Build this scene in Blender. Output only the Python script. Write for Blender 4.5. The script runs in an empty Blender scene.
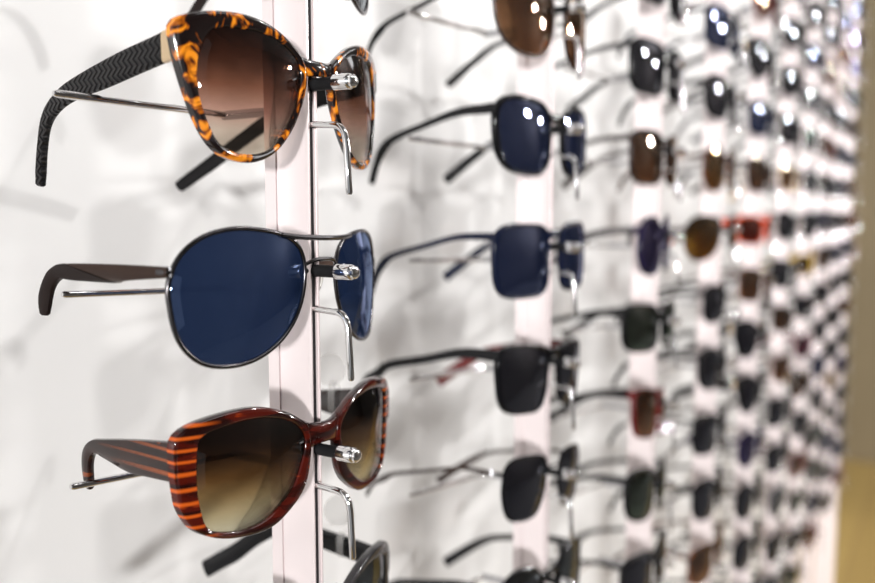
import bpy, bmesh, math, random
from mathutils import Vector, Matrix
from math import pi, sin, cos, radians, sqrt

SC = bpy.context.scene
COL = SC.collection
SC.view_settings.view_transform = 'Standard'
SC.view_settings.look = 'None'
SC.view_settings.exposure = 0.15
SC.view_settings.gamma = 1.0
SC.view_settings.use_curve_mapping = False
MM = 0.001

# ------------------------------------------------------------------ layout (metres; x along the wall, y into the wall, z up)
S = 0.2564          # post spacing
H = 0.080           # hook spacing
XC = 0.0008         # hook centre beside the post's own x
WALL_Y = 0.172
FLOOR_Z = -1.25
EYE = Vector((-0.29037, -0.23898, -0.05206))
YAW, PITCH = 0.54231, 0.09944
FPX = 850.7

# ------------------------------------------------------------------ materials
def new_mat(name):
    m = bpy.data.materials.new(name); m.use_nodes = True
    nt = m.node_tree; nt.nodes.clear()
    out = nt.nodes.new('ShaderNodeOutputMaterial')
    return m, nt, out

def principled(name, col, rough=0.4, metal=0.0, coat=0.0, spec=0.5):
    m, nt, out = new_mat(name)
    p = nt.nodes.new('ShaderNodeBsdfPrincipled')
    p.inputs['Base Color'].default_value = (*col, 1)
    p.inputs['Roughness'].default_value = rough
    p.inputs['Metallic'].default_value = metal
    p.inputs['Coat Weight'].default_value = coat
    p.inputs['Coat Roughness'].default_value = 0.03
    p.inputs['Specular IOR Level'].default_value = spec
    nt.links.new(p.outputs[0], out.inputs[0])
    return m, nt, p

def N(nt, kind, **kw):
    n = nt.nodes.new(kind)
    for k, v in kw.items():
        if k in n.inputs: n.inputs[k].default_value = v
        else: setattr(n, k, v)
    return n

def ramp(nt, stops, interp='LINEAR'):
    r = nt.nodes.new('ShaderNodeValToRGB'); cr = r.color_ramp; cr.interpolation = interp
    while len(cr.elements) < len(stops): cr.elements.new(0.5)
    for e, (p, c) in zip(cr.elements, stops):
        e.position = p; e.color = (*c, 1)
    return r

def mapped(nt, scale, rot=(0, 0, 0)):
    tc = N(nt, 'ShaderNodeTexCoord'); mp = N(nt, 'ShaderNodeMapping')
    mp.inputs['Scale'].default_value = scale; mp.inputs['Rotation'].default_value = rot
    nt.links.new(tc.outputs['Object'], mp.inputs['Vector'])
    return mp.outputs[0]

def tortoise(name, stops, scale=150, rough=0.12, stretch=(1, 1, 1), detail=2.0):
    m, nt, p = principled(name, (0.5, 0.2, 0.02), rough, 0, 0.6)
    v = mapped(nt, stretch)
    n1 = N(nt, 'ShaderNodeTexNoise', Scale=scale, Detail=detail, Roughness=0.55, Distortion=1.6)
    nt.links.new(v, n1.inputs['Vector'])
    r = ramp(nt, stops)
    nt.links.new(n1.outputs['Fac'], r.inputs[0])
    nt.links.new(r.outputs[0], p.inputs['Base Color'])
    return m

M = {}
M['tortoise'] = tortoise('amber_tortoiseshell', [(0.0, (0.006, 0.004, 0.004)), (0.51, (0.008, 0.004, 0.004)), (0.56, (0.30, 0.07, 0.004)),
                                           (0.62, (0.80, 0.26, 0.012)), (1.0, (0.95, 0.42, 0.04))], 105, stretch=(1, 1, 0.75))
M['brown_tortoise'] = tortoise('brown_tortoiseshell', [(0.0, (0.01, 0.005, 0.004)), (0.5, (0.03, 0.012, 0.008)), (0.62, (0.20, 0.06, 0.015)), (1.0, (0.35, 0.12, 0.03))], 140)

def horn(name, base, streak, dark, edge, lo, hi):
    """Dark horn with thin bright stripes across its outer sides and a grain of the base colour elsewhere."""
    m, nt, p = principled(name, base, 0.10, 0, 0.3, 0.4)
    v = mapped(nt, (0.16, 0.3, 1.0))
    n1 = N(nt, 'ShaderNodeTexNoise', Scale=190, Detail=3.0, Roughness=0.5, Distortion=0.4)
    nt.links.new(v, n1.inputs['Vector'])
    r = ramp(nt, [(0.0, dark), (0.44, dark), (0.56, base), (0.66, base), (0.74, streak), (1.0, streak)])
    nt.links.new(n1.outputs['Fac'], r.inputs[0])
    v2 = mapped(nt, (0.10, 0.10, 1.0))
    wv = N(nt, 'ShaderNodeTexWave', Scale=64, Distortion=4.5, Detail=2.0); wv.bands_direction = 'Z'
    wv.inputs['Detail Scale'].default_value = 0.6
    nt.links.new(v2, wv.inputs['Vector'])
    wr = ramp(nt, [(0.0, (0, 0, 0)), (0.70, (0, 0, 0)), (0.97, (.85, .85, .85)), (1.0, (.9, .9, .9))]); nt.links.new(wv.outputs['Fac'], wr.inputs[0])
    tc = N(nt, 'ShaderNodeTexCoord'); sp = N(nt, 'ShaderNodeSeparateXYZ'); nt.links.new(tc.outputs['Object'], sp.inputs[0])
    ab = N(nt, 'ShaderNodeMath', operation='ABSOLUTE'); nt.links.new(sp.outputs['X'], ab.inputs[0])
    mr = N(nt, 'ShaderNodeMapRange'); mr.inputs['From Min'].default_value = lo; mr.inputs['From Max'].default_value = hi
    nt.links.new(ab.outputs[0], mr.inputs['Value'])
    mu = N(nt, 'ShaderNodeMath', operation='MULTIPLY'); nt.links.new(wr.outputs[0], mu.inputs[0]); nt.links.new(mr.outputs[0], mu.inputs[1])
    mx = N(nt, 'ShaderNodeMix', data_type='RGBA'); nt.links.new(mu.outputs[0], mx.inputs[0])
    nt.links.new(r.outputs[0], mx.inputs[6]); mx.inputs[7].default_value = (*edge, 1)
    nt.links.new(mx.outputs[2], p.inputs['Base Color'])
    return m
M['red_horn'] = horn('striped_red_horn', (0.065, 0.005, 0.002), (0.42, 0.05, 0.006), (0.014, 0.002, 0.0015), (0.62, 0.105, 0.010), 0.054, 0.064)
M['horn_temple'] = horn('striped_brown_horn', (0.022, 0.008, 0.006), (0.20, 0.045, 0.012), (0.012, 0.005, 0.004), (0.34, 0.08, 0.02), 0.068, 0.072)

def solid(name, col, rough=0.15, metal=0.0, coat=0.05, spec=0.2):
    M[name] = principled(name, col, rough, metal, coat, spec)[0]
solid('black_gloss', (0.004, 0.004, 0.005), 0.12)
solid('black_matte', (0.007, 0.0065, 0.007), 0.42, 0, 0.0, 0.1)
solid('navy_gloss', (0.005, 0.008, 0.024), 0.14)
solid('dark_brown', (0.022, 0.011, 0.008), 0.2)
solid('dark_red', (0.10, 0.012, 0.012), 0.2)
solid('orange_red', (0.70, 0.075, 0.020), 0.22)
solid('wine', (0.12, 0.012, 0.03), 0.2)
solid('violet_frame', (0.014, 0.010, 0.035), 0.2)
solid('grey_smoke', (0.09, 0.09, 0.10), 0.2)
solid('dark_smoke', (0.030, 0.028, 0.030), 0.15, 0, 0.2)
solid('mustard', (0.50, 0.33, 0.05), 0.25)
solid('gunmetal', (0.10, 0.095, 0.10), 0.22, 1.0, 0.0)
solid('bronze', (0.07, 0.046, 0.038), 0.28, 1.0, 0.0)
solid('dark_bronze', (0.035, 0.022, 0.018), 0.3, 0.3, 0.0)
solid('gold', (0.75, 0.52, 0.24), 0.2, 1.0, 0.0)
solid('pale_gold_band', (0.66, 0.50, 0.32), 0.3, 0.7, 0.0)
solid('chrome', (0.78, 0.77, 0.77), 0.07, 1.0, 0.0)
solid('dull_steel', (0.42, 0.42, 0.44), 0.25, 1.0, 0.0)
solid('rubber', (0.010, 0.010, 0.011), 0.55, 0, 0.0, 0.1)
solid('clear_pad', (0.62, 0.60, 0.56), 0.15, 0, 0.2)
solid('slot_dark', (0.02, 0.018, 0.02), 0.6, 0, 0.0)  # shade inside the post groove, put into the colour
solid('brown_plastic', (0.014, 0.009, 0.008), 0.35, 0, 0.0, 0.1)

def braid():
    m, nt, p = principled('black_braid_relief', (0.012, 0.011, 0.012), 0.38, 0, 0.0, 0.15)
    v = mapped(nt, (1, 1, 1))
    sep = N(nt, 'ShaderNodeSeparateXYZ'); nt.links.new(v, sep.inputs[0])
    def mth(op, a, b=None):
        n = N(nt, 'ShaderNodeMath', operation=op)
        for i, x in enumerate((a, b)):
            if x is None: continue
            if isinstance(x, (int, float)): n.inputs[i].default_value = x
            else: nt.links.new(x, n.inputs[i])
        return n.outputs[0]
    y, z = sep.outputs['Y'], sep.outputs['Z']
    # chevrons: slanted ribs whose slant flips every 4 mm of height
    tri = mth('PINGPONG', mth('MULTIPLY', z, 1.0), 0.0026)
    ph = mth('ADD', mth('MULTIPLY', y, 1.0), mth('MULTIPLY', tri, 1.1))
    rib = mth('SINE', mth('MULTIPLY', ph, 2 * pi / 0.0034))
    b = N(nt, 'ShaderNodeBump', Strength=0.9, Distance=0.0009)
    nt.links.new(rib, b.inputs['Height']); nt.links.new(b.outputs[0], p.inputs['Normal'])
    r = ramp(nt, [(0.0, (0.008, 0.008, 0.009)), (0.7, (0.012, 0.011, 0.012)), (1.0, (0.035, 0.032, 0.032))])
    nt.links.new(mth('MULTIPLY_ADD', rib, 0.5), r.inputs[0])
    r.inputs[0].links[0].from_node.inputs[2].default_value = 0.5
    nt.links.new(r.outputs[0], p.inputs['Base Color'])
    return m
M['braid'] = braid()

def lens_mat(name, top, bottom, refl=0.06, tint=(1, 1, 1), z0=-0.032, z1=0.016, mid=None, body=None):
    """Sunglass lens: clear body colour (graded from top to bottom when the lens is a gradient lens) with a coated surface."""
    m, nt, out = new_mat(name)
    tc = N(nt, 'ShaderNodeTexCoord'); sep = N(nt, 'ShaderNodeSeparateXYZ')
    nt.links.new(tc.outputs['Object'], sep.inputs[0])
    mr = N(nt, 'ShaderNodeMapRange'); mr.inputs['From Min'].default_value = z0; mr.inputs['From Max'].default_value = z1
    nt.links.new(sep.outputs['Z'], mr.inputs['Value'])
    stops = [(0.0, bottom), (1.0, top)] if mid is None else [(0.0, bottom)] + list(mid) + [(1.0, top)]
    r = ramp(nt, [(p_, tuple(sqrt(c) for c in col)) for p_, col in stops])    # light crosses two faces
    nt.links.new(mr.outputs[0], r.inputs[0])
    tr = N(nt, 'ShaderNodeBsdfTransparent'); nt.links.new(r.outputs[0], tr.inputs[0])
    gl = N(nt, 'ShaderNodeBsdfGlossy'); gl.inputs['Roughness'].default_value = 0.015
    gl.inputs['Color'].default_value = (*tint, 1)
    fr = N(nt, 'ShaderNodeFresnel', IOR=1.5)
    ad = N(nt, 'ShaderNodeMath', operation='ADD'); ad.use_clamp = True
    sc_ = N(nt, 'ShaderNodeMath', operation='MULTIPLY'); sc_.inputs[1].default_value = 0.75; nt.links.new(fr.outputs[0], sc_.inputs[0]); nt.links.new(sc_.outputs[0], ad.inputs[0]); ad.inputs[1].default_value = refl
    base = tr.outputs[0]
    if body is not None:      # slightly milky lens body
        df = N(nt, 'ShaderNodeBsdfDiffuse'); df.inputs['Color'].default_value = (*body, 1)
        mb = N(nt, 'ShaderNodeMixShader'); mb.inputs[0].default_value = 0.5
        nt.links.new(base, mb.inputs[1]); nt.links.new(df.outputs[0], mb.inputs[2]); base = mb.outputs[0]
    mx = N(nt, 'ShaderNodeMixShader')
    nt.links.new(ad.outputs[0], mx.inputs[0]); nt.links.new(base, mx.inputs[1]); nt.links.new(gl.outputs[0], mx.inputs[2])
    nt.links.new(mx.outputs[0], out.inputs[0])
    M[name] = m
lens_mat('brown_gradient_lens', (0.010, 0.004, 0.003), (0.76, 0.68, 0.56), 0.005, mid=[(0.2, (0.66, 0.54, 0.44)), (0.37, (0.50, 0.29, 0.22)), (0.56, (0.21, 0.085, 0.05)), (0.8, (0.035, 0.012, 0.007))])
lens_mat('olive_gradient_lens', (0.008, 0.004, 0.003), (0.74, 0.72, 0.56), 0.008, mid=[(0.25, (0.54, 0.45, 0.26)), (0.45, (0.32, 0.21, 0.09)), (0.62, (0.14, 0.068, 0.022)), (0.85, (0.022, 0.010, 0.005))], z0=-0.026, z1=0.014)
lens_mat('blue_lens', (0.012, 0.018, 0.035), (0.035, 0.050, 0.085), 0.09, (0.50, 0.64, 1.0), body=(0.014, 0.030, 0.085))
lens_mat('navy_lens', (0.006, 0.008, 0.016), (0.020, 0.028, 0.055), 0.10, (0.62, 0.70, 1.0), body=(0.008, 0.014, 0.042))
lens_mat('black_lens', (0.006, 0.006, 0.008), (0.012, 0.012, 0.016), 0.06, (0.85, 0.88, 1.0), body=(0.006, 0.006, 0.009))
lens_mat('grey_lens', (0.03, 0.035, 0.035), (0.12, 0.13, 0.13), 0.06, (0.9, 0.95, 1.0))
lens_mat('green_lens', (0.012, 0.018, 0.014), (0.05, 0.065, 0.045), 0.06, (0.9, 1.0, 0.95))
lens_mat('brown_lens', (0.03, 0.012, 0.006), (0.26, 0.13, 0.06), 0.07, (1.0, 0.85, 0.7))
lens_mat('amber_lens', (0.02, 0.008, 0.003), (0.30, 0.15, 0.02), 0.06, (1.0, 0.85, 0.6))
lens_mat('violet_lens', (0.012, 0.010, 0.03), (0.06, 0.05, 0.14), 0.08, (0.7, 0.65, 1.0), body=(0.010, 0.008, 0.024))
lens_mat('red_lens', (0.10, 0.012, 0.01), (0.30, 0.04, 0.02), 0.06, (1.0, 0.7, 0.6))

# post: pinkish satin aluminium
m, nt, p = principled('pink_satin_aluminium', (0.78, 0.695, 0.695), 0.28, 0.3, 0.0)
M['pink'] = m
solid('pink_lip', (0.88, 0.78, 0.78), 0.22, 0.35, 0.0)

# wall: white painted panel, faintly uneven
def wall_mat(name, c0, c1, scale, rough=0.45):
    m, nt, p = principled(name, c0, rough)
    v = mapped(nt, (1, 1, 1))
    n1 = N(nt, 'ShaderNodeTexNoise', Scale=scale, Detail=3.0); nt.links.new(v, n1.inputs['Vector'])
    r = ramp(nt, [(0.3, c0), (0.7, c1)]); nt.links.new(n1.outputs['Fac'], r.inputs[0])
    nt.links.new(r.outputs[0], p.inputs['Base Color'])
    return m
M['white_wall'] = wall_mat('white_wall_panel', (0.82, 0.815, 0.81), (0.85, 0.845, 0.84), 3.0)
M['tan_wall'] = wall_mat('tan_wall_paint', (0.105, 0.076, 0.034), (0.13, 0.096, 0.046), 2.0, 0.6)
M['dim_wall'] = wall_mat('grey_brown_wall_paint', (0.07, 0.06, 0.055), (0.09, 0.08, 0.07), 2.0, 0.7)
M['ceiling'] = wall_mat('ceiling_paint', (0.16, 0.155, 0.15), (0.19, 0.18, 0.175), 2.0, 0.7)
def floor_mat():
    m, nt, p = principled('honey_wood_boards', (0.5, 0.36, 0.14), 0.35)
    v = mapped(nt, (1, 1, 1))
    b = N(nt, 'ShaderNodeTexBrick', Scale=1.0)
    b.inputs['Color1'].default_value = (0.36, 0.25, 0.085, 1); b.inputs['Color2'].default_value = (0.31, 0.21, 0.07, 1)
    b.inputs['Mortar'].default_value = (0.25, 0.16, 0.06, 1)
    b.inputs['Brick Width'].default_value = 1.2; b.inputs['Row Height'].default_value = 0.14; b.inputs['Mortar Size'].default_value = 0.003
    nt.links.new(v, b.inputs['Vector']); nt.links.new(b.outputs['Color'], p.inputs['Base Color'])
    return m
M['floor'] = floor_mat()
M['added_dark_floor'] = wall_mat('dark_grey_carpet', (0.08, 0.075, 0.07), (0.10, 0.095, 0.09), 60.0, 0.9)  # invented dark surface for the unseen part of the floor

# ------------------------------------------------------------------ mesh helpers
def mesh_from(name, verts, faces, smooth=True, auto=40):
    me = bpy.data.meshes.new(name)
    me.from_pydata([tuple(v) for v in verts], [], faces)
    bm = bmesh.new(); bm.from_mesh(me)
    bmesh.ops.remove_doubles(bm, verts=bm.verts, dist=1e-7)
    bmesh.ops.recalc_face_normals(bm, faces=bm.faces)
    bm.to_mesh(me); bm.free()
    if smooth:
        for pl in me.polygons: pl.use_smooth = True
        me.set_sharp_from_angle(angle=radians(auto))
    me.materials.append(None)
    return me

def link(name, me, mat=None, parent=None):
    o = bpy.data.objects.new(name, me); COL.objects.link(o)
    if mat is not None:
        if not me.materials: me.materials.append(None)
        o.material_slots[0].link = 'OBJECT'; o.material_slots[0].material = M[mat] if isinstance(mat, str) else mat
    if parent is not None: o.parent = parent
    return o

def empty(name, loc, rot=(0, 0, 0)):
    o = bpy.data.objects.new(name, None); COL.objects.link(o)
    o.location = loc; o.rotation_euler = rot; o.empty_display_size = 0.01
    return o

def tag(o, label, cat, group=None):
    o['label'] = label; o['category'] = cat
    if group: o['group'] = group
    return o

class MB:
    def __init__(s): s.v = []; s.f = []
    def add(s, verts, faces):
        n = len(s.v); s.v += [Vector(v) for v in verts]; s.f += [tuple(i + n for i in f) for f in faces]
    def box(s, x0, x1, y0, y1, z0, z1):
        s.add([(x, y, z) for x in (x0, x1) for y in (y0, y1) for z in (z0, z1)],
              [(0, 1, 3, 2), (4, 6, 7, 5), (0, 4, 5, 1), (2, 3, 7, 6), (0, 2, 6, 4), (1, 5, 7, 3)])
    def loft(s, rings, close_ends=True, closed_path=False):
        n = len(rings[0]); verts = [v for r in rings for v in r]; faces = []
        m = len(rings)
        for i in range(m if closed_path else m - 1):
            a = i * n; b = ((i + 1) % m) * n
            for j in range(n):
                k = (j + 1) % n
                faces.append((a + j, a + k, b + k, b + j))
        if close_ends and not closed_path:
            faces.append(tuple(range(n - 1, -1, -1))); faces.append(tuple((m - 1) * n + j for j in range(n)))
        s.add(verts, faces)
    def tube(s, pts, r, n=12, closed=False, radii=None, dome=False):
        pts = [Vector(p) for p in pts]; m = len(pts); rings = []
        prev = None
        for i, p in enumerate(pts):
            if closed: t = pts[(i + 1) % m] - pts[i - 1]
            else: t = pts[min(i + 1, m - 1)] - pts[max(i - 1, 0)]
            t.normalize()
            if prev is None:
                u = t.orthogonal().normalized()
            else:
                u = (prev - t * prev.dot(t)).normalized()
            prev = u; w = t.cross(u); rr = radii[i] if radii else r
            rings.append([p + (u * cos(2 * pi * j / n) + w * sin(2 * pi * j / n)) * rr for j in range(n)])
        s.loft(rings, True, closed)
    def mesh(s, name, smooth=True, auto=40): return mesh_from(name, s.v, s.f, smooth, auto)

def spline_closed(pts, per=8):
    out = []; n = len(pts)
    for i in range(n):
        p0, p1, p2, p3 = pts[i - 1], pts[i], pts[(i + 1) % n], pts[(i + 2) % n]
        for k in range(per):
            t = k / per
            out.append(tuple(0.5 * (2 * b + (c - a) * t + (2 * a - 5 * b + 4 * c - d) * t * t + (3 * b - a - 3 * c + d) * t ** 3)
                             for a, b, c, d in zip(p0, p1, p2, p3)))
    return out

def spline_open(pts, per=5):
    out = []; n = len(pts)
    for i in range(n - 1):
        p0, p1, p2, p3 = pts[max(i - 1, 0)], pts[i], pts[i + 1], pts[min(i + 2, n - 1)]
        for k in range(per):
            t = k / per
            out.append(tuple(0.5 * (2 * b + (c - a) * t + (2 * a - 5 * b + 4 * c - d) * t * t + (3 * b - a - 3 * c + d) * t ** 3)
                             for a, b, c, d in zip(p0, p1, p2, p3)))
    out.append(tuple(pts[-1])); return out

NS = 80
def polar(dense, c, n=NS):
    """Resample a closed outline by angle about c (outlines are star-shaped)."""
    ang = sorted((math.atan2(z - c[1], a - c[0]), sqrt((a - c[0]) ** 2 + (z - c[1]) ** 2)) for a, z in dense)
    res = []
    ext = [(ang[-1][0] - 2 * pi, ang[-1][1])] + ang + [(ang[0][0] + 2 * pi, ang[0][1])]
    j = 0
    for i in range(n):
        t = -pi + 2 * pi * i / n
        while j < len(ext) - 2 and ext[j + 1][0] < t: j += 1
        (a0, r0), (a1, r1) = ext[j], ext[j + 1]
        r = r0 + (r1 - r0) * (t - a0) / max(a1 - a0, 1e-9)
        res.append((c[0] + r * cos(t), c[1] + r * sin(t)))
    return res

def smooth_ring(pts, it=1):
    for _ in range(it):
        n = len(pts)
        pts = [tuple(0.25 * a + 0.5 * b + 0.25 * c for a, b, c in zip(pts[i - 1], pts[i], pts[(i + 1) % n])) for i in range(n)]
    return pts

def centroid(pts):
    return (sum(p[0] for p in pts) / len(pts), sum(p[1] for p in pts) / len(pts))

# ------------------------------------------------------------------ eyewear shapes: outlines of the left lens seen from the front, mm, nose at a = 0
def superellipse(cx, cz, w, h, n=3.0, taper=0.0, skew=0.0, brow=0.0, cnt=40):
    pts = []
    for i in range(cnt):
        t = 2 * pi * i / cnt
        c_, s_ = cos(t), sin(t)
        a = abs(c_) ** (2 / n) * (1 if c_ > 0 else -1) * w / 2
        z = abs(s_) ** (2 / n) * (1 if s_ > 0 else -1) * h / 2
        a *= 1 + taper * (z / h)                 # wider brow than cheek
        z += skew * (a / w) * -1                 # outer corner lifted
        z += brow * (1 - (2 * a / w) ** 2) * (1 if z > 0 else 0)
        pts.append((cx + a, cz + z))
    return pts

def grow(pts, c, top, bottom, nose, outer):
    res = []
    n = len(pts)
    for i in range(n):
        p0, p1 = pts[i - 1], pts[(i + 1) % n]
        t = (p1[0] - p0[0], p1[1] - p0[1]); l = sqrt(t[0] ** 2 + t[1] ** 2) or 1
        nx, nz = t[1] / l, -t[0] / l
        if nx * (pts[i][0] - c[0]) + nz * (pts[i][1] - c[1]) < 0: nx, nz = -nx, -nz
        wz = top if nz > 0 else bottom; wx = nose if nx > 0 else outer
        k = (wz * nz * nz + wx * nx * nx)
        res.append((pts[i][0] + nx * k, pts[i][1] + nz * k))
    return res

G1O = [(-65.5, 15.2), (-63.8, 17.6), (-59.1, 19.9), (-52.5, 21.6), (-45.6, 22.4), (-38.2, 22.4), (-31.6, 21.4), (-24.5, 19.1), (-18.4, 15.8), (-12.6, 11.7), (-9.1, 8.0), (-7.8, 2.4), (-8.5, -3.4), (-10.4, -8.7), (-14.1, -16.6), (-18.4, -23.1), (-24.1, -29.1), (-30.1, -33.0), (-37.0, -34.9), (-43.4, -34.2), (-48.7, -32.0), (-52.7, -28.0), (-55.9, -22.4), (-58.4, -16.2), (-60.8, -8.4), (-62.7, -1.2), (-64.1, 5.3), (-64.9, 11.4)]
G1I = [(-49.9, 15.7), (-39.6, 16.7), (-28.9, 16.1), (-20.0, 13.1), (-13.5, 8.5), (-11.5, 5.0), (-11.7, -2.5), (-13.9, -10.3), (-18.3, -18.1), (-24.0, -26.0), (-29.3, -29.9), (-36.9, -31.5), (-44.5, -30.6), (-49.8, -27.3), (-53.1, -20.5), (-55.6, -12.6), (-56.8, -5.8), (-56.7, 0.5), (-55.7, 6.3), (-53.3, 12.2)]
G2O = [(-75.8, -4.5), (-75.2, -10.2), (-73.9, -18.2), (-71.3, -25.2), (-67.3, -30.2), (-62.6, -33.5), (-56.5, -35.1), (-48.5, -35.4), (-39.8, -33.9), (-31.9, -30.7), (-25.0, -26.3), (-18.5, -19.8), (-14.2, -12.3), (-12.2, -4.6), (-12.0, 2.0), (-14.1, 8.5), (-18.7, 13.0), (-26.9, 15.9), (-35.2, 17.3), (-45.6, 18.0), (-53.7, 17.3), (-61.3, 15.2), (-67.1, 11.8), (-71.6, 7.2), (-74.4, 1.6)]
G3O = [(-72.2, 15.9), (-72.0, 9.9), (-71.7, 2.7), (-70.9, -3.5), (-69.9, -9.7), (-67.6, -15.0), (-64.2, -20.0), (-59.5, -23.2), (-53.2, -25.7), (-45.3, -27.0), (-36.8, -27.2), (-29.1, -25.9), (-22.5, -22.2), (-16.4, -17.7), (-11.8, -12.0), (-9.6, -4.4), (-8.9, 5.0), (-10.2, 13.4), (-15.8, 17.1), (-21.2, 20.4), (-27.8, 23.0), (-35.5, 25.1), (-44.1, 25.6), (-52.0, 24.9), (-59.4, 23.7), (-65.3, 22.1), (-69.8, 19.7), (-71.4, 17.9)]
G3I = [(-63.0, 14.5), (-63.6, 6.1), (-63.4, -2.5), (-62.1, -11.3), (-59.5, -19.9), (-54.5, -22.6), (-46.7, -24.1), (-38.3, -23.6), (-30.7, -20.9), (-24.3, -16.5), (-19.2, -11.7), (-15.6, -4.4), (-12.9, 3.1), (-12.4, 8.4), (-15.8, 13.1), (-22.8, 17.6), (-32.5, 20.1), (-41.3, 20.9), (-49.4, 20.1), (-57.0, 18.5), (-61.2, 17.3)]

T1U = [(10.6, 15.6), (20.5, 14.0), (28.6, 12.6), (48.3, 9.4), (74.9, 3.4), (93.3, -2.2), (106.8, -11.2), (113.1, -26), (116.8, -41.5)]
T1L = [(10.6, 3.9), (20.5, 2.3), (34.0, 0.0), (58.0, -4.2), (79.6, -7.2), (94.0, -11.2), (103.6, -17.6), (108.6, -29.0), (111.3, -42.5)]
T1RU = [(10.6, 15.6), (15.5, 14.8), (26, 12.5), (48, 7), (72, -1), (95, -13), (115, -25), (127, -32.5), (136, -38.5)]
T1RL = [(10.6, 3.9), (15.5, 3.1), (30, 1), (50, -3), (70, -9), (90, -19), (110, -31), (122, -38), (131, -43.5)]
T2U = [(11.6, 3.6), (37, 3.7), (70, 3.0), (80.4, 0.7), (85.5, -3.7), (89.3, -11), (89.3, -18)]
T2L = [(11.6, -0.6), (34.4, -2.5), (43, -3.8), (68, -3.8), (76, -3.6), (81.5, -8.3), (84.5, -18.2)]
T3U = [(9.3, 16.1), (33.0, 13.5), (56, 10.2), (66, 8.1), (71.6, 3.0), (72.5, -4.0), (70.3, -12.7)]
T3L = [(9.3, -0.4), (29.1, -1.2), (40.2, -1.7), (55, 1.1), (63.5, 3.0), (67.3, -2.3), (67.1, -12.7)]

def gen_temple(h0, h1, zt, L=92, drop=38, back=18):
    U = [(11, zt + h0 / 2), (35, zt + h0 * .42 - 1), (62, zt + h1 * .5 - 7.5), (L - 6, zt + h1 * .5 - 14.5), (L + 6, zt - 19), (L + back * .7, zt - drop * .6 - 4), (L + back, zt - drop)]
    Lo = [(11, zt - h0 / 2), (35, zt - h0 * .42 - 1), (62, zt - h1 * .5 - 7.5), (L - 8, zt - h1 * .5 - 14.5), (L + 1, zt - 19 - h1 * .9), (L + back * .7 - h1, zt - drop * .6 - 6), (L + back - h1 * 1.1, zt - drop - 1)]
    UR = [(11, zt + h0 / 2), (35, zt + h0 * .42 - 1), (62, zt + h1 * .5 - 6), (82, zt + h1 * .5 - 11), (97, zt + h1 * .55 - 19), (111, zt + h1 * .6 - 29), (124, zt + h1 * .6 - 39)]
    LR = [(11, zt - h0 / 2), (35, zt - h0 * .42 - 1), (60, zt - h1 * .5 - 6), (79, zt - h1 * .5 - 11), (93, zt - h1 * .55 - 20), (106, zt - h1 * .6 - 30), (118, zt - h1 * .6 - 40)]
    return U, Lo, UR, LR

# style: inner outline, outer outline, rim depth, lens wrap (1/m), bridge (z centre, height), metal?, temple stations, hinge a
STY = {}
def style(name, inner, outer=None, rim=None, depth=4.0, wrap=2.0, bridge=(5.5, 6.5), metal=False, temple=None, th=3.0, rr=0.9, hinge_in=1.5, fold=7.0):
    ci = centroid(inner)
    inn = smooth_ring(polar(spline_closed(inner), ci), 1)
    out = smooth_ring(polar(spline_closed(outer), ci), 1) if outer else grow(inn, ci, *rim)
    STY[name] = dict(inn=inn, out=out, c=ci, depth=depth, wrap=wrap, bridge=bridge, metal=metal, temple=temple, th=th, rr=rr,
                     hinge=min(p[0] for p in out) + hinge_in, fold=fold)
style('cat_eye', G1I, G1O, depth=4.5, wrap=4.0, bridge=(5.6, 8.0), temple=(T1U, T1L), th=3.2, hinge_in=3.6)
style('aviator', grow(polar(spline_closed(G2O), centroid(G2O)), centroid(G2O), -1.0, -1.0, -1.0, -1.0), G2O, wrap=3.0, metal=True, temple=(T2U, T2L), th=2.2, rr=0.95, hinge_in=-0.6, fold=13.0)
TPU = [(11.6, 3.6), (37, 3), (70, 1), (90, -3), (104, -12), (114, -24), (120, -38)]
TPL = [(11.6, 0), (37, -.5), (70, -1.2), (88, -6.0), (99.5, -14.6), (108, -26), (115, -39.5)]
TSU = [(10.6, 15), (40, 18.5), (75, 21), (95, 13), (113, 0), (124, -7), (133, -13)]
TSL = [(10.6, 3), (40, 7), (75, 11), (92, 4), (108, -9), (119, -16), (128, -22)]
style('pilot', grow(polar(spline_closed(G2O), centroid(G2O)), centroid(G2O), -1.0, -1.0, -1.0, -1.0), G2O, wrap=3.0, metal=True, temple=(TPU, TPL), th=1.8, rr=0.95, hinge_in=-0.6, fold=13.0)
style('sloped', G3I, G3O, depth=5.0, wrap=3.0, bridge=(16.0, 9.0), temple=(TSU, TSL), th=3.0, hinge_in=2.4)
style('oversized', G3I, G3O, depth=5.0, wrap=3.0, bridge=(8.0, 12.0), temple=(T3U, T3L), th=3.4, hinge_in=2.4)
style('wayfarer', superellipse(-39, -7, 54, 45, 3.2, 0.18, 3.0), rim=(3.4, 2.2, 2.6, 4.2), bridge=(7, 7), temple=gen_temple(6.5, 4.4, 9, 94, 44), hinge_in=3)
style('flat_top', superellipse(-39, -8, 54, 45, 4.2, 0.10, 1.0), rim=(2.6, 2.0, 2.4, 3.6), bridge=(8.5, 7), temple=gen_temple(5, 4, 9, 96, 42), hinge_in=3)
style('angled', superellipse(-39, -10, 53, 43, 4.2, 0.28, 2.0), rim=(2.0, 1.6, 2.4, 3.0), bridge=(6, 8), temple=gen_temple(8, 6, 7, 100, 34, 22), hinge_in=3)
style('rectangle', superellipse(-39, -6, 57, 40, 4.0, 0.10, 2.0), rim=(3.0, 2.4, 2.6, 4.5), bridge=(5.5, 8), temple=gen_temple(7, 5, 8.5, 94, 40), hinge_in=3)
style('hexagonal', [(-62, 4), (-56, 12), (-36, 14), (-17, 12), (-12, 4), (-15, -14), (-24, -25), (-40, -27), (-54, -24), (-61, -12)], rim=(1, 1, 1, 1), metal=True, wrap=1.8, temple=gen_temple(3, 2.6, 5, 98, 34, 20), th=1.6, rr=1.0, hinge_in=-1)
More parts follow.
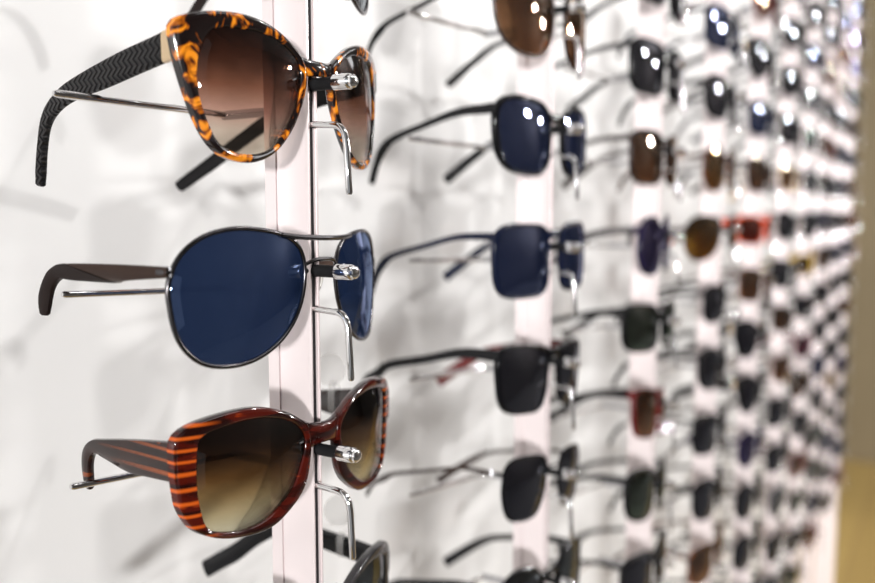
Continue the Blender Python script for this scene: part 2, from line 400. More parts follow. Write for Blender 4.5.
style('teardrop', superellipse(-39, -9, 57, 50, 2.5, 0.18, 3.0, 0), rim=(1.4, 1.2, 1.4, 1.6), metal=True, wrap=2.4, temple=gen_temple(3.4, 3.0, 6, 96, 38), th=1.8, rr=1.1, hinge_in=-1)
style('round', superellipse(-37, -8, 50, 50, 2.2), rim=(2.6, 2.2, 2.2, 2.8), bridge=(6, 6), temple=gen_temple(6, 4.5, 7, 95, 40), hinge_in=2.5)
style('wrap', superellipse(-39, -6, 59, 39, 2.8, 0.12, 4.0), rim=(3.0, 1.6, 2.2, 4.0), wrap=3.4, bridge=(7.8, 7), temple=gen_temple(9, 6, 7, 98, 34, 20), hinge_in=3)

def front_y(st, a, d=0.0):
    """y of the curved front (mm, d = distance behind the outer face)."""
    return st['wrap'] * 1e-3 * a * a + d

MESH = {}
def rim_rings(st):
    """Cross-section of the rim at every outline sample, left eye."""
    D = st['depth']; rings = []
    for (ai, zi), (ao, zo) in zip(st['inn'], st['out']):
        L = sqrt((ao - ai) ** 2 + (zo - zi) ** 2) or 1
        b = min(0.9, L * 0.3)
        def P(t, d):
            a = ai + (ao - ai) * t; z = zi + (zo - zi) * t
            return Vector((a, front_y(st, a, d), z)) * MM
        e = b / L
        rings.append([P(0, D * 0.52), P(-0.02, D * 0.35), P(0, b), P(e * .4, b * .35), P(e * 1.3, 0), P(0.5, -0.25), P(1 - e * 1.3, 0), P(1 - e * .4, b * .35), P(1, b), P(1.0, D - b), P(1 - e, D), P(0.5, D * .8)])
    return rings

def mirror(v): return Vector((-v.x, v.y, v.z))

def style_meshes(key):
    if key in MESH: return MESH[key]
    st = STY[key]; out = {}
    fb = MB()
    D = st['depth']
    if st['metal']:
        c = st['out']
        pts = [Vector((a, front_y(st, a, 1.0), z)) * MM for a, z in c]
        for s_ in (1, -1):
            fb.tube([Vector((p.x * s_, p.y, p.z)) for p in pts], st['rr'] * MM, 8, True)
            # end piece carrying the hinge
            zh = (st['temple'][0][0][1] + st['temple'][1][0][1]) / 2
            o = min(c, key=lambda p_: abs(p_[1] - zh) + (0 if p_[0] < st['c'][0] else 99))
            a0 = o[0]; y0 = front_y(st, a0, 1.0)
            fb.tube([Vector((s_ * (a0 + .4), y0, zh)) * MM, Vector((s_ * (a0 - 1.6), y0 + .6, zh)) * MM, Vector((s_ * (a0 - 1.8), y0 + 2.6, zh)) * MM, Vector((s_ * (a0 - 1.2), y0 + 5.0, zh)) * MM], 1.3 * MM, 8)
    else:
        R = rim_rings(st)
        fb.loft(R, False, True)
        fb.loft([[mirror(v) for v in r] for r in R], False, True)
        # end blocks that turn back to the hinges
        U, Lo = st['temple'][:2]; zt = (U[0][1] + Lo[0][1]) / 2; hh = (U[0][1] - Lo[0][1]) / 2
        # bridge lofted across the nose
        zc, bh = st['bridge']
        an = max(p[0] for p in st['out'] if abs(p[1] - zc) < bh) if any(abs(p[1] - zc) < bh for p in st['out']) else -9
        rings = []
        for i in range(13):
            t = -1 + 2 * i / 12
            a = (abs(an) + 2.4) * t
            flare = 1 + 0.55 * abs(t) ** 3
            y = front_y(st, a, 0.4 + 0.8 * (abs(t) ** 2)) - 0.9 * (1 - t * t)
            zz = zc + 0.5 * (1 - t * t)
            h2 = bh / 2 * flare * .8; d2 = D * 0.42
            ring = []
            for j in range(12):
                th = 2 * pi * j / 12
                cx_, sx_ = cos(th), sin(th)
                ring.append(Vector((a, y + d2 + d2 * (abs(cx_) ** .7) * (1 if cx_ > 0 else -1), zz + h2 * (abs(sx_) ** .7) * (1 if sx_ > 0 else -1))) * MM)
            rings.append(ring)
        fb.loft(rings)
        for s_ in (1, -1):
            a0 = st['hinge']; y0 = front_y(st, a0, 0.9)
            rings = []
            for yy, k in ((y0, 1.0), (y0 + (U[0][0] + 6.2 - y0) * .5, 1.0), (U[0][0] + 6.2, 0.96)):
                w = st['th'] / 2 + 0.35
                x0 = a0 - 0.4
                rings.append([Vector((s_ * (x0 + px), yy, zt + pz * k)) * MM for px, pz in ((-w, -hh * .8), (-w * .7, -hh), (w * .7, -hh), (w, -hh * .8), (w, hh * .8), (w * .7, hh), (-w * .7, hh), (-w, hh * .8))])
            fb.loft(rings)
    out['front'] = fb.mesh(key + '_front', True, 50)
    # lenses
    for s_, nm in ((1, 'lens_l'), (-1, 'lens_r')):
        lb = MB(); c = st['c']; n = NS
        K = 6
        for d_off, flip in ((1.0, 1), (2.2, -1)):
            verts = [Vector((c[0], front_y(st, c[0], d_off) - 2.7, c[1]))]
            for k in range(1, K + 1):
                t = k / K
                for (a, z) in st['inn']:
                    aa = c[0] + (a - c[0]) * t * 1.008; zz = c[1] + (z - c[1]) * t * 1.008
                    verts.append(Vector((aa, front_y(st, aa, d_off) - 2.7 * (1 - t * t), zz)))
            faces = [(0, 1 + j, 1 + (j + 1) % n) for j in range(n)]
            for k in range(K - 1):
                for j in range(n):
                    a_ = 1 + k * n + j; b_ = 1 + k * n + (j + 1) % n
                    faces.append((a_, a_ + n, b_ + n, b_))
            lb.add([Vector((v.x * s_, v.y, v.z)) * MM for v in verts], faces)
        half = 1 + K * n
        lb.f += [(1 + (K - 1) * n + j, 1 + (K - 1) * n + (j + 1) % n, half + 1 + (K - 1) * n + (j + 1) % n, half + 1 + (K - 1) * n + j) for j in range(n)]
        out[nm] = lb.mesh(key + '_' + nm, True, 60)
    # temples
    U, Lo = st['temple'][:2]
    us = spline_open(U, 5); ls = spline_open(Lo, 5)
    def temple_mesh(s_, i0, i1, grow_=1.0, nm='temple', fat=1.0):
        tb = MB(); rings = []
        for i in range(i0, i1 + 1):
            (yu, zu), (yl, zl) = us[i], ls[i]
            yc, zc_ = (yu + yl) / 2, (zu + zl) / 2
            x = st['hinge'] + st['fold'] * max(0, (yc - 10)) / 95.0 + 3.0 * max(0, (yc - 80) / 40) ** 2
            hy, hz = (yu - yl) / 2 * grow_, (zu - zl) / 2 * grow_
            w = st['th'] / 2 * fat * (1.0 if i < len(us) - 2 else 0.8)
            ring = []
            for (px, ph) in ((-1, -.72), (-.72, -.94), (0, -1), (.72, -.94), (1, -.72), (1, 0), (1, .72), (.72, .94), (0, 1), (-.72, .94), (-1, .72), (-1, 0)):
                ring.append(Vector((s_ * (x + px * w), yc + 6 + hy * ph, zc_ + hz * ph)) * MM)
            rings.append(ring)
        # round the end off
        last = rings[-1]; cen = sum(last, Vector()) / len(last); dirv = (cen - sum(rings[-2], Vector()) / len(last)).normalized() * (0.9 * MM)
        if i1 == len(us) - 1: rings.append([cen + (v - cen) * 0.62 + dirv for v in last])
        tb.loft(rings)
        return tb.mesh(key + '_' + nm, True, 45)
    last = len(us) - 1
    out['us'] = us
    if key in ('aviator', 'pilot'):
        cut = 10
        for s_, q in ((1, 'l'), (-1, 'r')):
            out['temple_' + q] = temple_mesh(s_, 0, cut)
            out['tip_' + q] = temple_mesh(s_, cut, last, 1.02, 'temple_sleeve', 1.25)
    elif key == 'cat_eye':
        for s_, q in ((1, 'l'), (-1, 'r')):
            if q == 'r': us, ls = spline_open(T1RU, 5), spline_open(T1RL, 5)
            out['temple_' + q] = temple_mesh(s_, 5, last)
            out['band_' + q] = temple_mesh(s_, 0, 5, 1.02, 'gold_band', 1.08)
    else:
        for s_, q in ((1, 'l'), (-1, 'r')):
            if q == 'r' and len(st['temple']) > 2:
                us, ls = spline_open(st['temple'][2], 5), spline_open(st['temple'][3], 5); last = len(us) - 1
            out['temple_' + q] = temple_mesh(s_, 0, last)
    # nose pads (metal frames)
    if st['metal']:
        for s_, q in ((1, 'l'), (-1, 'r')):
            pb = MB(); rings = []
            for i in range(7):
                ph = -pi / 2 + pi * i / 6
                rr_ = max(cos(ph), 0.05)
                rings.append([Vector((s_ * (-7.5 + 1.1 * rr_ * cos(2 * pi * j / 10) + 2.0 * sin(ph) * -.5), 7.5 + 2.6 * rr_ * sin(2 * pi * j / 10), -4 + 6.0 * sin(ph))) * MM for j in range(10)])
            pb.loft(rings)
            out['pad_' + q] = pb.mesh(key + '_nose_pad')
            wb = MB()
            an = max(st['out'], key=lambda p_: p_[0] - 0.3 * abs(p_[1] + 2))
            wb.tube([Vector((s_ * an[0], front_y(st, an[0], 1.2), an[1])) * MM, Vector((s_ * (an[0] - .4), 5.0, -2.5)) * MM, Vector((s_ * -9.0, 7.6, -3.2)) * MM, Vector((s_ * -8.0, 7.5, -4)) * MM], 0.45 * MM, 6)
            out['wire_' + q] = wb.mesh(key + '_pad_arm')
        bb = MB()
        nose = [p_ for p_ in st['out'] if p_[0] > st['c'][0]]
        def rimpt(z):
            return min(nose, key=lambda p_: abs(p_[1] - z))
        z_low = 3.4 if key == 'aviator' else (8.0 if key == 'pilot' else 4.0)
        p_ = rimpt(z_low)
        pts = [(-abs(p_[0]), front_y(st, p_[0], 1), p_[1]), (-abs(p_[0]) * .6, -0.4, z_low + 1.6), (0, -1.0, z_low + 2.0), (abs(p_[0]) * .6, -0.4, z_low + 1.6), (abs(p_[0]), front_y(st, p_[0], 1), p_[1])]
        bb.tube([Vector(v) * MM for v in spline_open(pts, 4)], 0.9 * MM, 8)
        out['bridge'] = bb.mesh(key + '_nose_bridge')
        if key in ('aviator', 'pilot', 'teardrop'):
            b2 = MB(); q_ = (-27, 15.9) if key != 'teardrop' else rimpt(11)
            zq = q_[1] - .2
            pts = [(q_[0], front_y(st, q_[0], .6), zq), (q_[0] * .6, front_y(st, q_[0] * .6, -.4), zq - .9), (0, -1.2, zq - 1.2), (-q_[0] * .6, front_y(st, q_[0] * .6, -.4), zq - .9), (-q_[0], front_y(st, q_[0], .6), zq)]
            b2.tube([Vector(v) * MM for v in spline_open(pts, 5)], 1.15 * MM, 8)
            out['brow'] = b2.mesh(key + '_brow_bar')
    # hinge barrels
    for s_, q in ((1, 'l'), (-1, 'r')):
        hb = MB(); zt = (U[0][1] + Lo[0][1]) / 2; y = U[0][0] + 6
        x = s_ * (st['hinge'] + st['th'] / 2 + 0.6)
        hb.tube([Vector((x, y, zt - 1.8)) * MM, Vector((x, y, zt + 1.8)) * MM], 1.0 * MM, 8)
        hb.box(*(sorted((x * MM, (x - s_ * 1.2) * MM)) + [(y + 0.2) * MM, (y + 4.5) * MM, (zt - 1) * MM, (zt + 1) * MM]))
        out['hinge_' + q] = hb.mesh(key + '_hinge', True, 30)
    MESH[key] = out
    return out

def glasses(key, loc, rot, frame, lens, temple, label, group=None, detail=True, extra=None):
    me = style_meshes(key); st = STY[key]
    root = empty('sunglasses', loc, rot)
    tag(root, label, 'sunglasses', group)
    fr = link('frame_front', me['front'], frame, root)
    for q in 'lr':
        link('lens', me['lens_' + q], lens, root)
        t = link('temple', me['temple_' + q], temple if not isinstance(temple, tuple) else temple['lr'.index(q)], root)
        if key in ('aviator', 'pilot'): link('temple_tip', me['tip_' + q], extra or 'brown_plastic', t)
        if key == 'cat_eye': link('temple_band', me['band_' + q], extra or 'pale_gold_band', t)
        if detail: link('hinge', me['hinge_' + q], 'dull_steel', t)
        if st['metal'] and detail:
            pd = link('nose_pad', me['pad_' + q], 'clear_pad', root); link('pad_arm', me['wire_' + q], frame, pd)
    if st['metal']:
        link('nose_bridge', me['bridge'], frame, root)
        if 'brow' in me: link('brow_bar', me['brow'], frame, root)
    return root

# ------------------------------------------------------------------ display hooks
def hook_meshes():
    d = {}
    b = MB(); b.tube([(XC, 0.004, 0), (XC, -0.0005, 0), (XC, -0.0135, 0)], 0.0027, 20); d['sleeve'] = b.mesh('rubber_sleeve')
    b = MB(); y0 = -0.0128
    prof = [(0, .0031), (-.0003, .0034), (-.0078, .0034), (-.0084, .0031), (-.0088, .0026), (-.0090, .0029), (-.0100, .0028), (-.0108, .0021), (-.0112, .0010)]
    b.tube([(XC, y0 + p_[0], 0) for p_ in prof], 1, 24, radii=[p_[1] for p_ in prof]); d['cap'] = b.mesh('cap', True, 30)
    b = MB()
    b.tube([(XC, y0 - .0040, .0026), (XC, y0 - .0040, .0036)], .0009, 10); d['hole'] = b.mesh('set_screw')
    b = MB()
    pts = [(XC, 0.004, -.0168), (XC, -.004, -.0170), (XC, -.0125, -.0176)]
    for i in range(1, 8):
        t = i / 8 * pi / 2
        pts.append((XC, -.0125 - .0058 * sin(t), -.0176 - .0058 * (1 - cos(t)) - 0.0004 * t))
    pts += [(XC, -.0187, -.026), (XC, -.0193, -.036), (XC, -.0199, -.0462), (XC, -.0199, -.0470)]
    rad = [.0015] * (len(pts) - 1) + [.0011]
    b.tube(pts, .0015, 14, radii=rad); d['rod'] = b.mesh('retaining_rod')
    b = MB(); b.tube([(XC, 0.024, -.0100), (XC, .049, -.0102), (XC + .0002, .0520, -.0102)], .0021, 12); d['stem'] = b.mesh('stem')
    b = MB()
    b.tube([(XC + .001, .0497, -.0102), (-.01, .0521, -.0096), (-.040, .0592, -.0088), (-.0745, .0674, -.0075), (-.0757, .0676, -.00745)], .0016, 12, radii=[.0016] * 4 + [.0011])
    d['arm'] = b.mesh('temple_rest')
    return d
HM = hook_meshes()
def hook(loc, label, group, detail=True):
    root = empty('display_hook', loc); tag(root, label, 'hook', group)
    link('rubber_sleeve', HM['sleeve'], 'rubber', root)
    cp = link('cap', HM['cap'], 'chrome', root)
    if detail: link('set_screw', HM['hole'], 'dull_steel', cp)
    link('retaining_rod', HM['rod'], 'chrome', root)
    link('stem', HM['stem'], 'dull_steel', root)
    link('temple_rest', HM['arm'], 'chrome', root)
    return root

# ------------------------------------------------------------------ posts
PT, PB = 1.05, FLOOR_Z
def post_meshes():
    d = {}
    b = MB()
    for s_, xo, xi in ((1, -.0020, -.0007), (-1, .0038, .0025)):
        n_ = 14; ring = []
        for i in range(n_ + 1):
            t = i / n_
            ring.append((xo + s_ * .00085 * (1 - (2 * t - 1) ** 2) ** .8, .0174 * t))
        ring += [(xi, .0174), (xi, 0.0)]
        if s_ < 0: pass
        b.loft([[Vector((x_, y_, zz)) for x_, y_ in ring] for zz in (PB, PT)])
    b.box(-.0007, .0025, .0115, .0174, PB, PT)
    d['body'] = b.mesh('post_body', True, 25)
    b = MB(); b.box(-.0023, .0041, .0182, .0244, PB, PT); b.box(-.0012, .0030, .0172, .0184, PB, PT); d['flange'] = b.mesh('rear_flange', False)
    b = MB(); b.box(-.0006, .0024, .0008, .0114, PB, PT); d['slot'] = b.mesh('slot_shade_strip', False)  # near-black strip filling the groove, standing in for its shade
    b = MB(); b.box(-.0021, -.0013, -.0006, 0.0, PB, PT); b.box(.0031, .0039, -.0006, 0.0, PB, PT); d['lip'] = b.mesh('front_lip', False)
    return d
PM = post_meshes()
ORD = ['nearest', 'second', 'third', 'fourth', 'fifth', 'sixth', 'seventh', 'eighth', 'ninth', 'tenth', 'eleventh', 'twelfth', 'thirteenth', 'fourteenth', 'fifteenth', 'sixteenth', 'seventeenth', 'eighteenth', 'nineteenth', 'twentieth']
NCOL = 10
def post_phrase(k):
    return 'nearest post' if k == 0 else ('farthest post' if k == NCOL - 1 else '%s post from left' % ORD[k])
for k in range(NCOL):
    r = empty('display_post', (k * S, 0, 0))
    lab = 'pale pink slotted display post, ' + ('nearest and leftmost, behind the tortoiseshell sunglasses' if k == 0 else ('farthest right in the row of posts' if k == NCOL - 1 else '%s from the left in the row' % ORD[k]))
    tag(r, lab, 'post', 'slotted display posts')
    link('post_body', PM['body'], 'pink', r); link('rear_flange', PM['flange'], 'pink', r)
    link('slot_shade_strip', PM['slot'], 'slot_dark', r); link('front_lip', PM['lip'], 'pink_lip', r)

# ------------------------------------------------------------------ camera maths for culling what the frame cannot show
def cam_basis():
    fw = Vector((cos(YAW) * cos(PITCH), sin(YAW) * cos(PITCH), -sin(PITCH)))
    r = Vector((sin(YAW), -cos(YAW), 0)); u = r.cross(fw); return r, u, fw
CR, CU, CF = cam_basis()
def px(P):
    d = Vector(P) - EYE; z = d.dot(CF)
    return (437.5 + FPX * d.dot(CR) / z, 291.5 - FPX * d.dot(CU) / z)

# ------------------------------------------------------------------ the sunglasses
D2 = radians
# (style, frame, lens, temple, words, yaw, roll, pitch, y offset, z offset)
SPEC = {
 (0, -1): ('pilot', 'gunmetal', 'grey_lens', 'gunmetal', 'thin metal framed sunglasses with grey-green lenses, cut off by the top edge', 7, 0, -3.5),
 (0, 0): ('cat_eye', 'tortoise', 'brown_gradient_lens', ('braid', 'black_matte'), 'amber tortoiseshell cat-eye sunglasses with brown gradient lenses and braided black temples', 0, 0, 0),
 (0, 1): ('aviator', 'gunmetal', 'blue_lens', 'bronze', 'large aviator sunglasses with dark metal rims and deep blue lenses on the nearest post', 6, -2, 0),
 (0, 2): ('oversized', 'red_horn', 'olive_gradient_lens', 'horn_temple', 'oversized red-brown sunglasses with orange stripes and brown gradient lenses', 0, -2, 0),
 (0, 3): ('sloped', 'dark_smoke', 'grey_lens', 'black_gloss', 'dark smoky sunglasses cut off by the bottom edge below the red-brown pair', 0, -1, -8),
 (1, -1): ('teardrop', 'dark_brown', 'brown_lens', 'black_matte', 'thin dark-rimmed sunglasses with rounded brown lenses, first from top on second post from left', 2, 0, 0),
 (1, 0): ('wayfarer', 'black_gloss', 'navy_lens', 'black_gloss', 'glossy black tapered sunglasses with blue-black lenses, second from top on second post from left', 2, 0, 0),
 (1, 1): ('flat_top', 'navy_gloss', 'navy_lens', 'navy_gloss', 'square navy blue sunglasses, dark lenses, third from top on second post from left', 2, 0, 0),
 (1, 2): ('angled', 'black_gloss', 'black_lens', ('black_gloss', 'dark_red'), 'angular black sunglasses, dark red right temple, fourth from top on second post from left', 4, -5, 0),
 (1, 3): ('hexagonal', 'black_gloss', 'black_lens', 'dark_bronze', 'thin metal sunglasses, dark lenses, bronze temples, fifth from top on second post from left', 3, -8, 0),
 (1, 4): ('round', 'black_gloss', 'grey_lens', 'black_gloss', 'black round-topped sunglasses cut off by the bottom edge on the second post', 0, -3, 0),
 (2, -1): ('flat_top', 'black_gloss', 'black_lens', 'black_gloss', None, 2, 0, 0),
 (2, 0): ('flat_top', 'dark_brown', 'brown_lens', 'dark_brown', None, 4, 0, 0),
 (2, 1): ('round', 'violet_frame', 'violet_lens', 'gunmetal', None, 10, 0, 0),
 (2, 2): ('rectangle', 'black_gloss', 'green_lens', 'black_gloss', None, 2, -3, 0),
 (2, 3): ('angled', 'dark_red', 'brown_lens', 'black_matte', None, 10, -10, 0),
 (2, 4): ('wayfarer', 'black_gloss', 'green_lens', 'black_gloss', None, 6, -8, 0),
 (3, -2): ('flat_top', 'navy_gloss', 'navy_lens', 'navy_gloss', None, 2, 0, 0),
 (3, -1): ('wayfarer', 'black_gloss', 'black_lens', 'black_gloss', None, 4, 0, 0),
 (3, 0): ('round', 'brown_tortoise', 'amber_lens', 'brown_tortoise', None, 2, 0, 0),
 (3, 1): ('aviator', 'dark_brown', 'amber_lens', 'dark_brown', None, -6, 0, 0),
 (3, 2): ('rectangle', 'black_gloss', 'black_lens', 'black_gloss', None, 10, 0, 0),
 (3, 3): ('wayfarer', 'black_matte', 'black_lens', 'black_matte', None, 6, -4, 0),
 (3, 4): ('flat_top', 'black_gloss', 'black_lens', 'black_gloss', None, 2, -6, 0),
 (3, 5): ('wayfarer', 'black_gloss', 'black_lens', 'black_gloss', None, 4, -4, 0),
 (4, 0): ('wayfarer', 'dark_brown', 'brown_lens', 'dark_brown', None, 3, 0, 0),
 (4, 1): ('wrap', 'orange_red', 'red_lens', 'orange_red', None, -4, 0, 0),
 (4, -1): ('flat_top', 'navy_gloss', 'navy_lens', 'navy_gloss', None, 2, 0, 0),
 (6, 2): ('wrap', 'mustard', 'amber_lens', 'mustard', None, 0, 0, 0),
}
SHAPE = {'wayfarer': 'tapered', 'flat_top': 'square', 'angled': 'angular', 'rectangle': 'rectangular', 'hexagonal': 'six-sided metal', 'teardrop': 'metal teardrop',
         'round': 'round', 'wrap': 'wraparound', 'aviator': 'aviator', 'oversized': 'oversized', 'cat_eye': 'cat-eye'}
FCOL = {'black_gloss': 'black', 'black_matte': 'matte black', 'navy_gloss': 'navy blue', 'dark_brown': 'dark brown', 'dark_red': 'dark red', 'orange_red': 'orange-red', 'wine': 'wine red',
        'violet_frame': 'violet', 'grey_smoke': 'smoky grey', 'mustard': 'mustard yellow', 'gunmetal': 'dark grey', 'bronze': 'bronze', 'gold': 'gold', 'tortoise': 'amber tortoiseshell', 'brown_tortoise': 'brown tortoiseshell', 'red_horn': 'red-brown'}
LCOL = {'black_lens': 'black', 'navy_lens': 'dark blue', 'blue_lens': 'blue', 'grey_lens': 'grey', 'green_lens': 'green', 'brown_lens': 'brown', 'amber_lens': 'amber', 'violet_lens': 'violet', 'red_lens': 'red',
        'brown_gradient_lens': 'brown', 'olive_gradient_lens': 'brown'}
rng = random.Random(11)
PAL = [('black_gloss', 'black_lens')] * 8 + [('black_gloss', 'navy_lens')] * 3 + [('navy_gloss', 'navy_lens')] * 2 + [('black_matte', 'black_lens')] * 2 + [('dark_brown', 'brown_lens')] * 1 + \
      [('brown_tortoise', 'brown_lens')] * 1 + [('wine', 'black_lens'), ('grey_smoke', 'grey_lens'), ('gunmetal', 'green_lens'), ('violet_frame', 'violet_lens'), ('gold', 'brown_lens'), ('dark_red', 'brown_lens')]
SH = ['wayfarer', 'flat_top', 'rectangle', 'angled', 'round', 'wrap', 'flat_top', 'wayfarer', 'flat_top', 'cat_eye']

cells = []
for k in range(NCOL):
    rows = []
    for r in range(-12, 12):
        z = -r * H
        if z < -0.83: continue
        a = px((k * S - .06, -.01, z + .024)); b = px((k * S + .05, .0, z - .036))
        a2 = px((k * S + .06, .0, z + .024))
        if b[1] < -1 or min(a[1], a2[1]) > 578: continue
        if a[0] > 880: continue
        rows.append(r)
    cells.append(rows)
for k in range(NCOL):
    for i, r in enumerate(cells[k]):
        z = -r * H
        sp = SPEC.get((k, r))
        if sp is None:
            fr, le = rng.choice(PAL)
            metal = fr in ('gunmetal', 'gold')
            sh = rng.choice(['teardrop', 'hexagonal', 'aviator']) if metal else rng.choice(SH)
            sp = (sh, fr, le, fr, None, rng.uniform(-4, 5), rng.uniform(-6, 0), 0)
        sh, fr, le, te, words, yw, ro, pt = sp
        top = (i == 0); bot = (i == len(cells[k]) - 1)
        if words is None:
            where = '%s from top on %s' % ('first' if i == 0 else ORD[i], post_phrase(k))
            words = '%s %s sunglasses, %s lenses, %s' % (FCOL[fr], SHAPE[sh], LCOL[le], where)
        yb = -.006
        if k > 0: yw -= 4.0          # these hang turned a little toward the entrance
        glasses(sh, (k * S, yb, z + pt * MM), (0, D2(-ro), D2(yw)), fr, le, te, words,
                'sunglasses on %s' % post_phrase(k), detail=(k < 4))
        where = 'first from top' if i == 0 else ORD[i] + ' from top'
        if k == 0:
            hl = ['chrome hook above the tortoiseshell sunglasses, cut off by the top edge', 'chrome capped hook carrying the amber tortoiseshell cat-eye sunglasses',
                  'chrome capped hook carrying the blue-lensed aviator sunglasses', 'chrome capped hook carrying the oversized red-brown sunglasses',
                  'chrome hook of the smoky sunglasses cut off by the bottom edge'][r + 1] if -1 <= r <= 3 else 'chrome hook on the nearest post'
        else:
            hl = 'chrome hook with rubber sleeve, %s on %s' % (where, post_phrase(k))
        hook((k * S, 0, z), hl, 'hooks on %s' % post_phrase(k), detail=(k < 3))

# ------------------------------------------------------------------ blank round price tags looped on two right temples
m, nt, out = new_mat('translucent_white_film')
d_ = N(nt, 'ShaderNodeBsdfTranslucent'); d_.inputs[0].default_value = (0.92, 0.92, 0.91, 1)
g_ = N(nt, 'ShaderNodeBsdfDiffuse'); g_.inputs[0].default_value = (0.92, 0.92, 0.91, 1)
t_ = N(nt, 'ShaderNodeBsdfTransparent'); m0 = N(nt, 'ShaderNodeMixShader'); m0.inputs[0].default_value = 0.45
nt.links.new(d_.outputs[0], m0.inputs[1]); nt.links.new(g_.outputs[0], m0.inputs[2])
mx_ = N(nt, 'ShaderNodeMixShader'); mx_.inputs[0].default_value = 0.74
nt.links.new(m0.outputs[0], mx_.inputs[1]); nt.links.new(t_.outputs[0], mx_.inputs[2]); nt.links.new(mx_.outputs[0], out.inputs[0])
M['film'] = m
def price_tag(loc, zt, hh, label):
    root = empty('price_tag', loc); tag(root, label, 'price tag')
    ang = radians(-42); ux, uy = sin(ang), cos(ang)
    nx, ny = -cos(ang), sin(ang)
    b = MB(); rings = []
    for rr, dd in ((.0001, -.0003), (.0078, -.0003), (.0085, 0), (.0078, .0003), (.0001, .0003)):
        rings.append([Vector((-.003 + ux * rr * cos(a) * .95 + nx * dd, uy * rr * cos(a) * .95 + ny * dd, rr * 1.05 * sin(a))) for a in [2 * pi * i / 40 for i in range(40)]])
    b.loft(rings); link('tag_disc', b.mesh('tag_disc', True, 50), 'film', root)
    b = MB(); rings = []
    for i in range(33):
        a = 2 * pi * i / 32
        x, z = .0030 * sin(a), zt + (hh + .0012) * cos(a)
        rings.append([Vector((x * k, yy, zt + (z - zt) * k)) for k, yy in ((1.0, -.0022), (1.0, .0022), (0.94, .0022), (0.94, -.0022))])
    b.loft(rings[:-1], False, True); link('loop', b.mesh('loop', True, 40), 'film', root)
    return root
price_tag((.0665, .041, -.1385), -.0160, .0080, 'blank translucent white round tag on the right temple of the red-brown sunglasses')
price_tag((.0660, .036, -.2150), -.0200, .0060, 'blank translucent white round tag on the temple of the bottom smoky sunglasses')

# ------------------------------------------------------------------ the room
def slab(name, x0, x1, y0, y1, z0, z1, mat):
    b = MB(); b.box(x0, x1, y0, y1, z0, z1)
    o = link(name, b.mesh(name, False), mat); o['kind'] = 'structure'
    return o
XL, XR, YF, CZ = -1.6, 7.5, -3.2, 1.6
slab('wall_back', XL, 3.3, WALL_Y, WALL_Y + .05, FLOOR_Z, CZ, 'white_wall')
slab('wall_alcove', 3.3, XR, WALL_Y + .3, WALL_Y + .35, FLOOR_Z, CZ, 'tan_wall')
slab('wall_right', XR, XR + .05, YF, WALL_Y + .35, FLOOR_Z, CZ, 'dim_wall')
slab('wall_wing', 4.1, 4.2, -.16, WALL_Y + .3, FLOOR_Z, CZ, 'tan_wall')
slab('wall_front', XL, XR, YF - .05, YF, FLOOR_Z, CZ, 'dim_wall')
slab('floor_added_dark', XL, XR + .05, YF - .05, -0.75, FLOOR_Z - .05, FLOOR_Z, 'added_dark_floor')  # unseen dark floor, added to keep yellow out of the lens reflections
slab('floor', XL, XR + .05, -0.75, WALL_Y + .35, FLOOR_Z - .05, FLOOR_Z, 'floor')
slab('ceiling', XL, XR + .05, YF - .05, WALL_Y + .35, CZ, CZ + .05, 'ceiling')
slab('baseboard_back', XL, 3.3, WALL_Y - .012, WALL_Y, FLOOR_Z, FLOOR_Z + .09, 'white_wall')

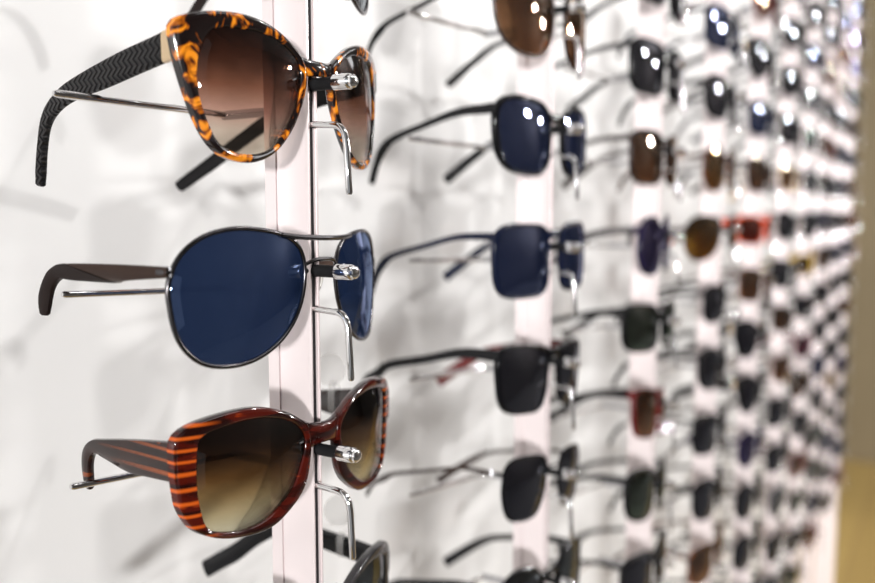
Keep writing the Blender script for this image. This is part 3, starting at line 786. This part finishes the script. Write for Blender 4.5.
# ------------------------------------------------------------------ lights
def aim(o, target):
    o.rotation_euler = (Vector(target) - Vector(o.location)).to_track_quat('-Z', 'Y').to_euler()
def area(name, loc, target, sx, sy, power, col=(1, 1, 1)):
    l = bpy.data.lights.new(name, 'AREA'); l.shape = 'RECTANGLE'; l.size = sx; l.size_y = sy; l.energy = power; l.color = col
    o = bpy.data.objects.new(name, l); COL.objects.link(o); o.location = loc; aim(o, target); return o
def lamp(name, loc, power, rad, col=(1, 1, 1)):
    l = bpy.data.lights.new(name, 'POINT'); l.energy = power; l.shadow_soft_size = rad; l.color = col
    o = bpy.data.objects.new(name, l); COL.objects.link(o); o.location = loc; return o
# daylight from the shop window on the left
sun = bpy.data.lights.new('low_sun', 'SUN'); sun.energy = 3.2; sun.angle = radians(4.5); sun.color = (1.0, 0.99, 0.98)
so = bpy.data.objects.new('low_sun', sun); COL.objects.link(so)
so.rotation_euler = Vector((0.91, 0.41, -0.03)).to_track_quat('-Z', 'Y').to_euler()
# ceiling lights along the display
for i, (x, y) in enumerate([(0.2, -1.2), (1.5, -1.2), (2.8, -1.2), (4.3, -1.2)]):
    area('ceiling_light', (x, y, 1.55), (x, y + .25, 0), 0.9, 0.4, 5.5, (0.98, 0.985, 1.0))
for i, (x, y, z, pw, rd) in enumerate([(1.1, -1.1, 1.4, 36, .03), (2.0, -1.75, .72, 70, .045), (4.0, -2.3, .86, 170, .065)]):
    lamp('spot_lamp', (x, y, z), pw, rd, (1.0, 0.98, 0.96))

w = bpy.data.worlds.new('World'); SC.world = w; w.use_nodes = True
bg = w.node_tree.nodes['Background']; bg.inputs[0].default_value = (0.95, 0.97, 1.0, 1); bg.inputs[1].default_value = 0.28

# ------------------------------------------------------------------ camera
cd = bpy.data.cameras.new('camera'); co = bpy.data.objects.new('camera', cd); COL.objects.link(co)
cd.sensor_width = 36.0; cd.lens = 36.0 * FPX / 875.0; cd.clip_start = 0.01; cd.clip_end = 60
co.location = EYE
co.rotation_euler = Matrix((CR, CU, -CF)).transposed().to_euler()
cd.dof.use_dof = True; cd.dof.focus_distance = 0.362; cd.dof.aperture_fstop = 4.3
cd.dof.aperture_ratio = 1.25
SC.camera = co
SC.cycles.use_denoising = True
SC.cycles.max_bounces = 10; SC.cycles.transparent_max_bounces = 24; SC.cycles.glossy_bounces = 5
SC.cycles.sample_clamp_indirect = 8.0
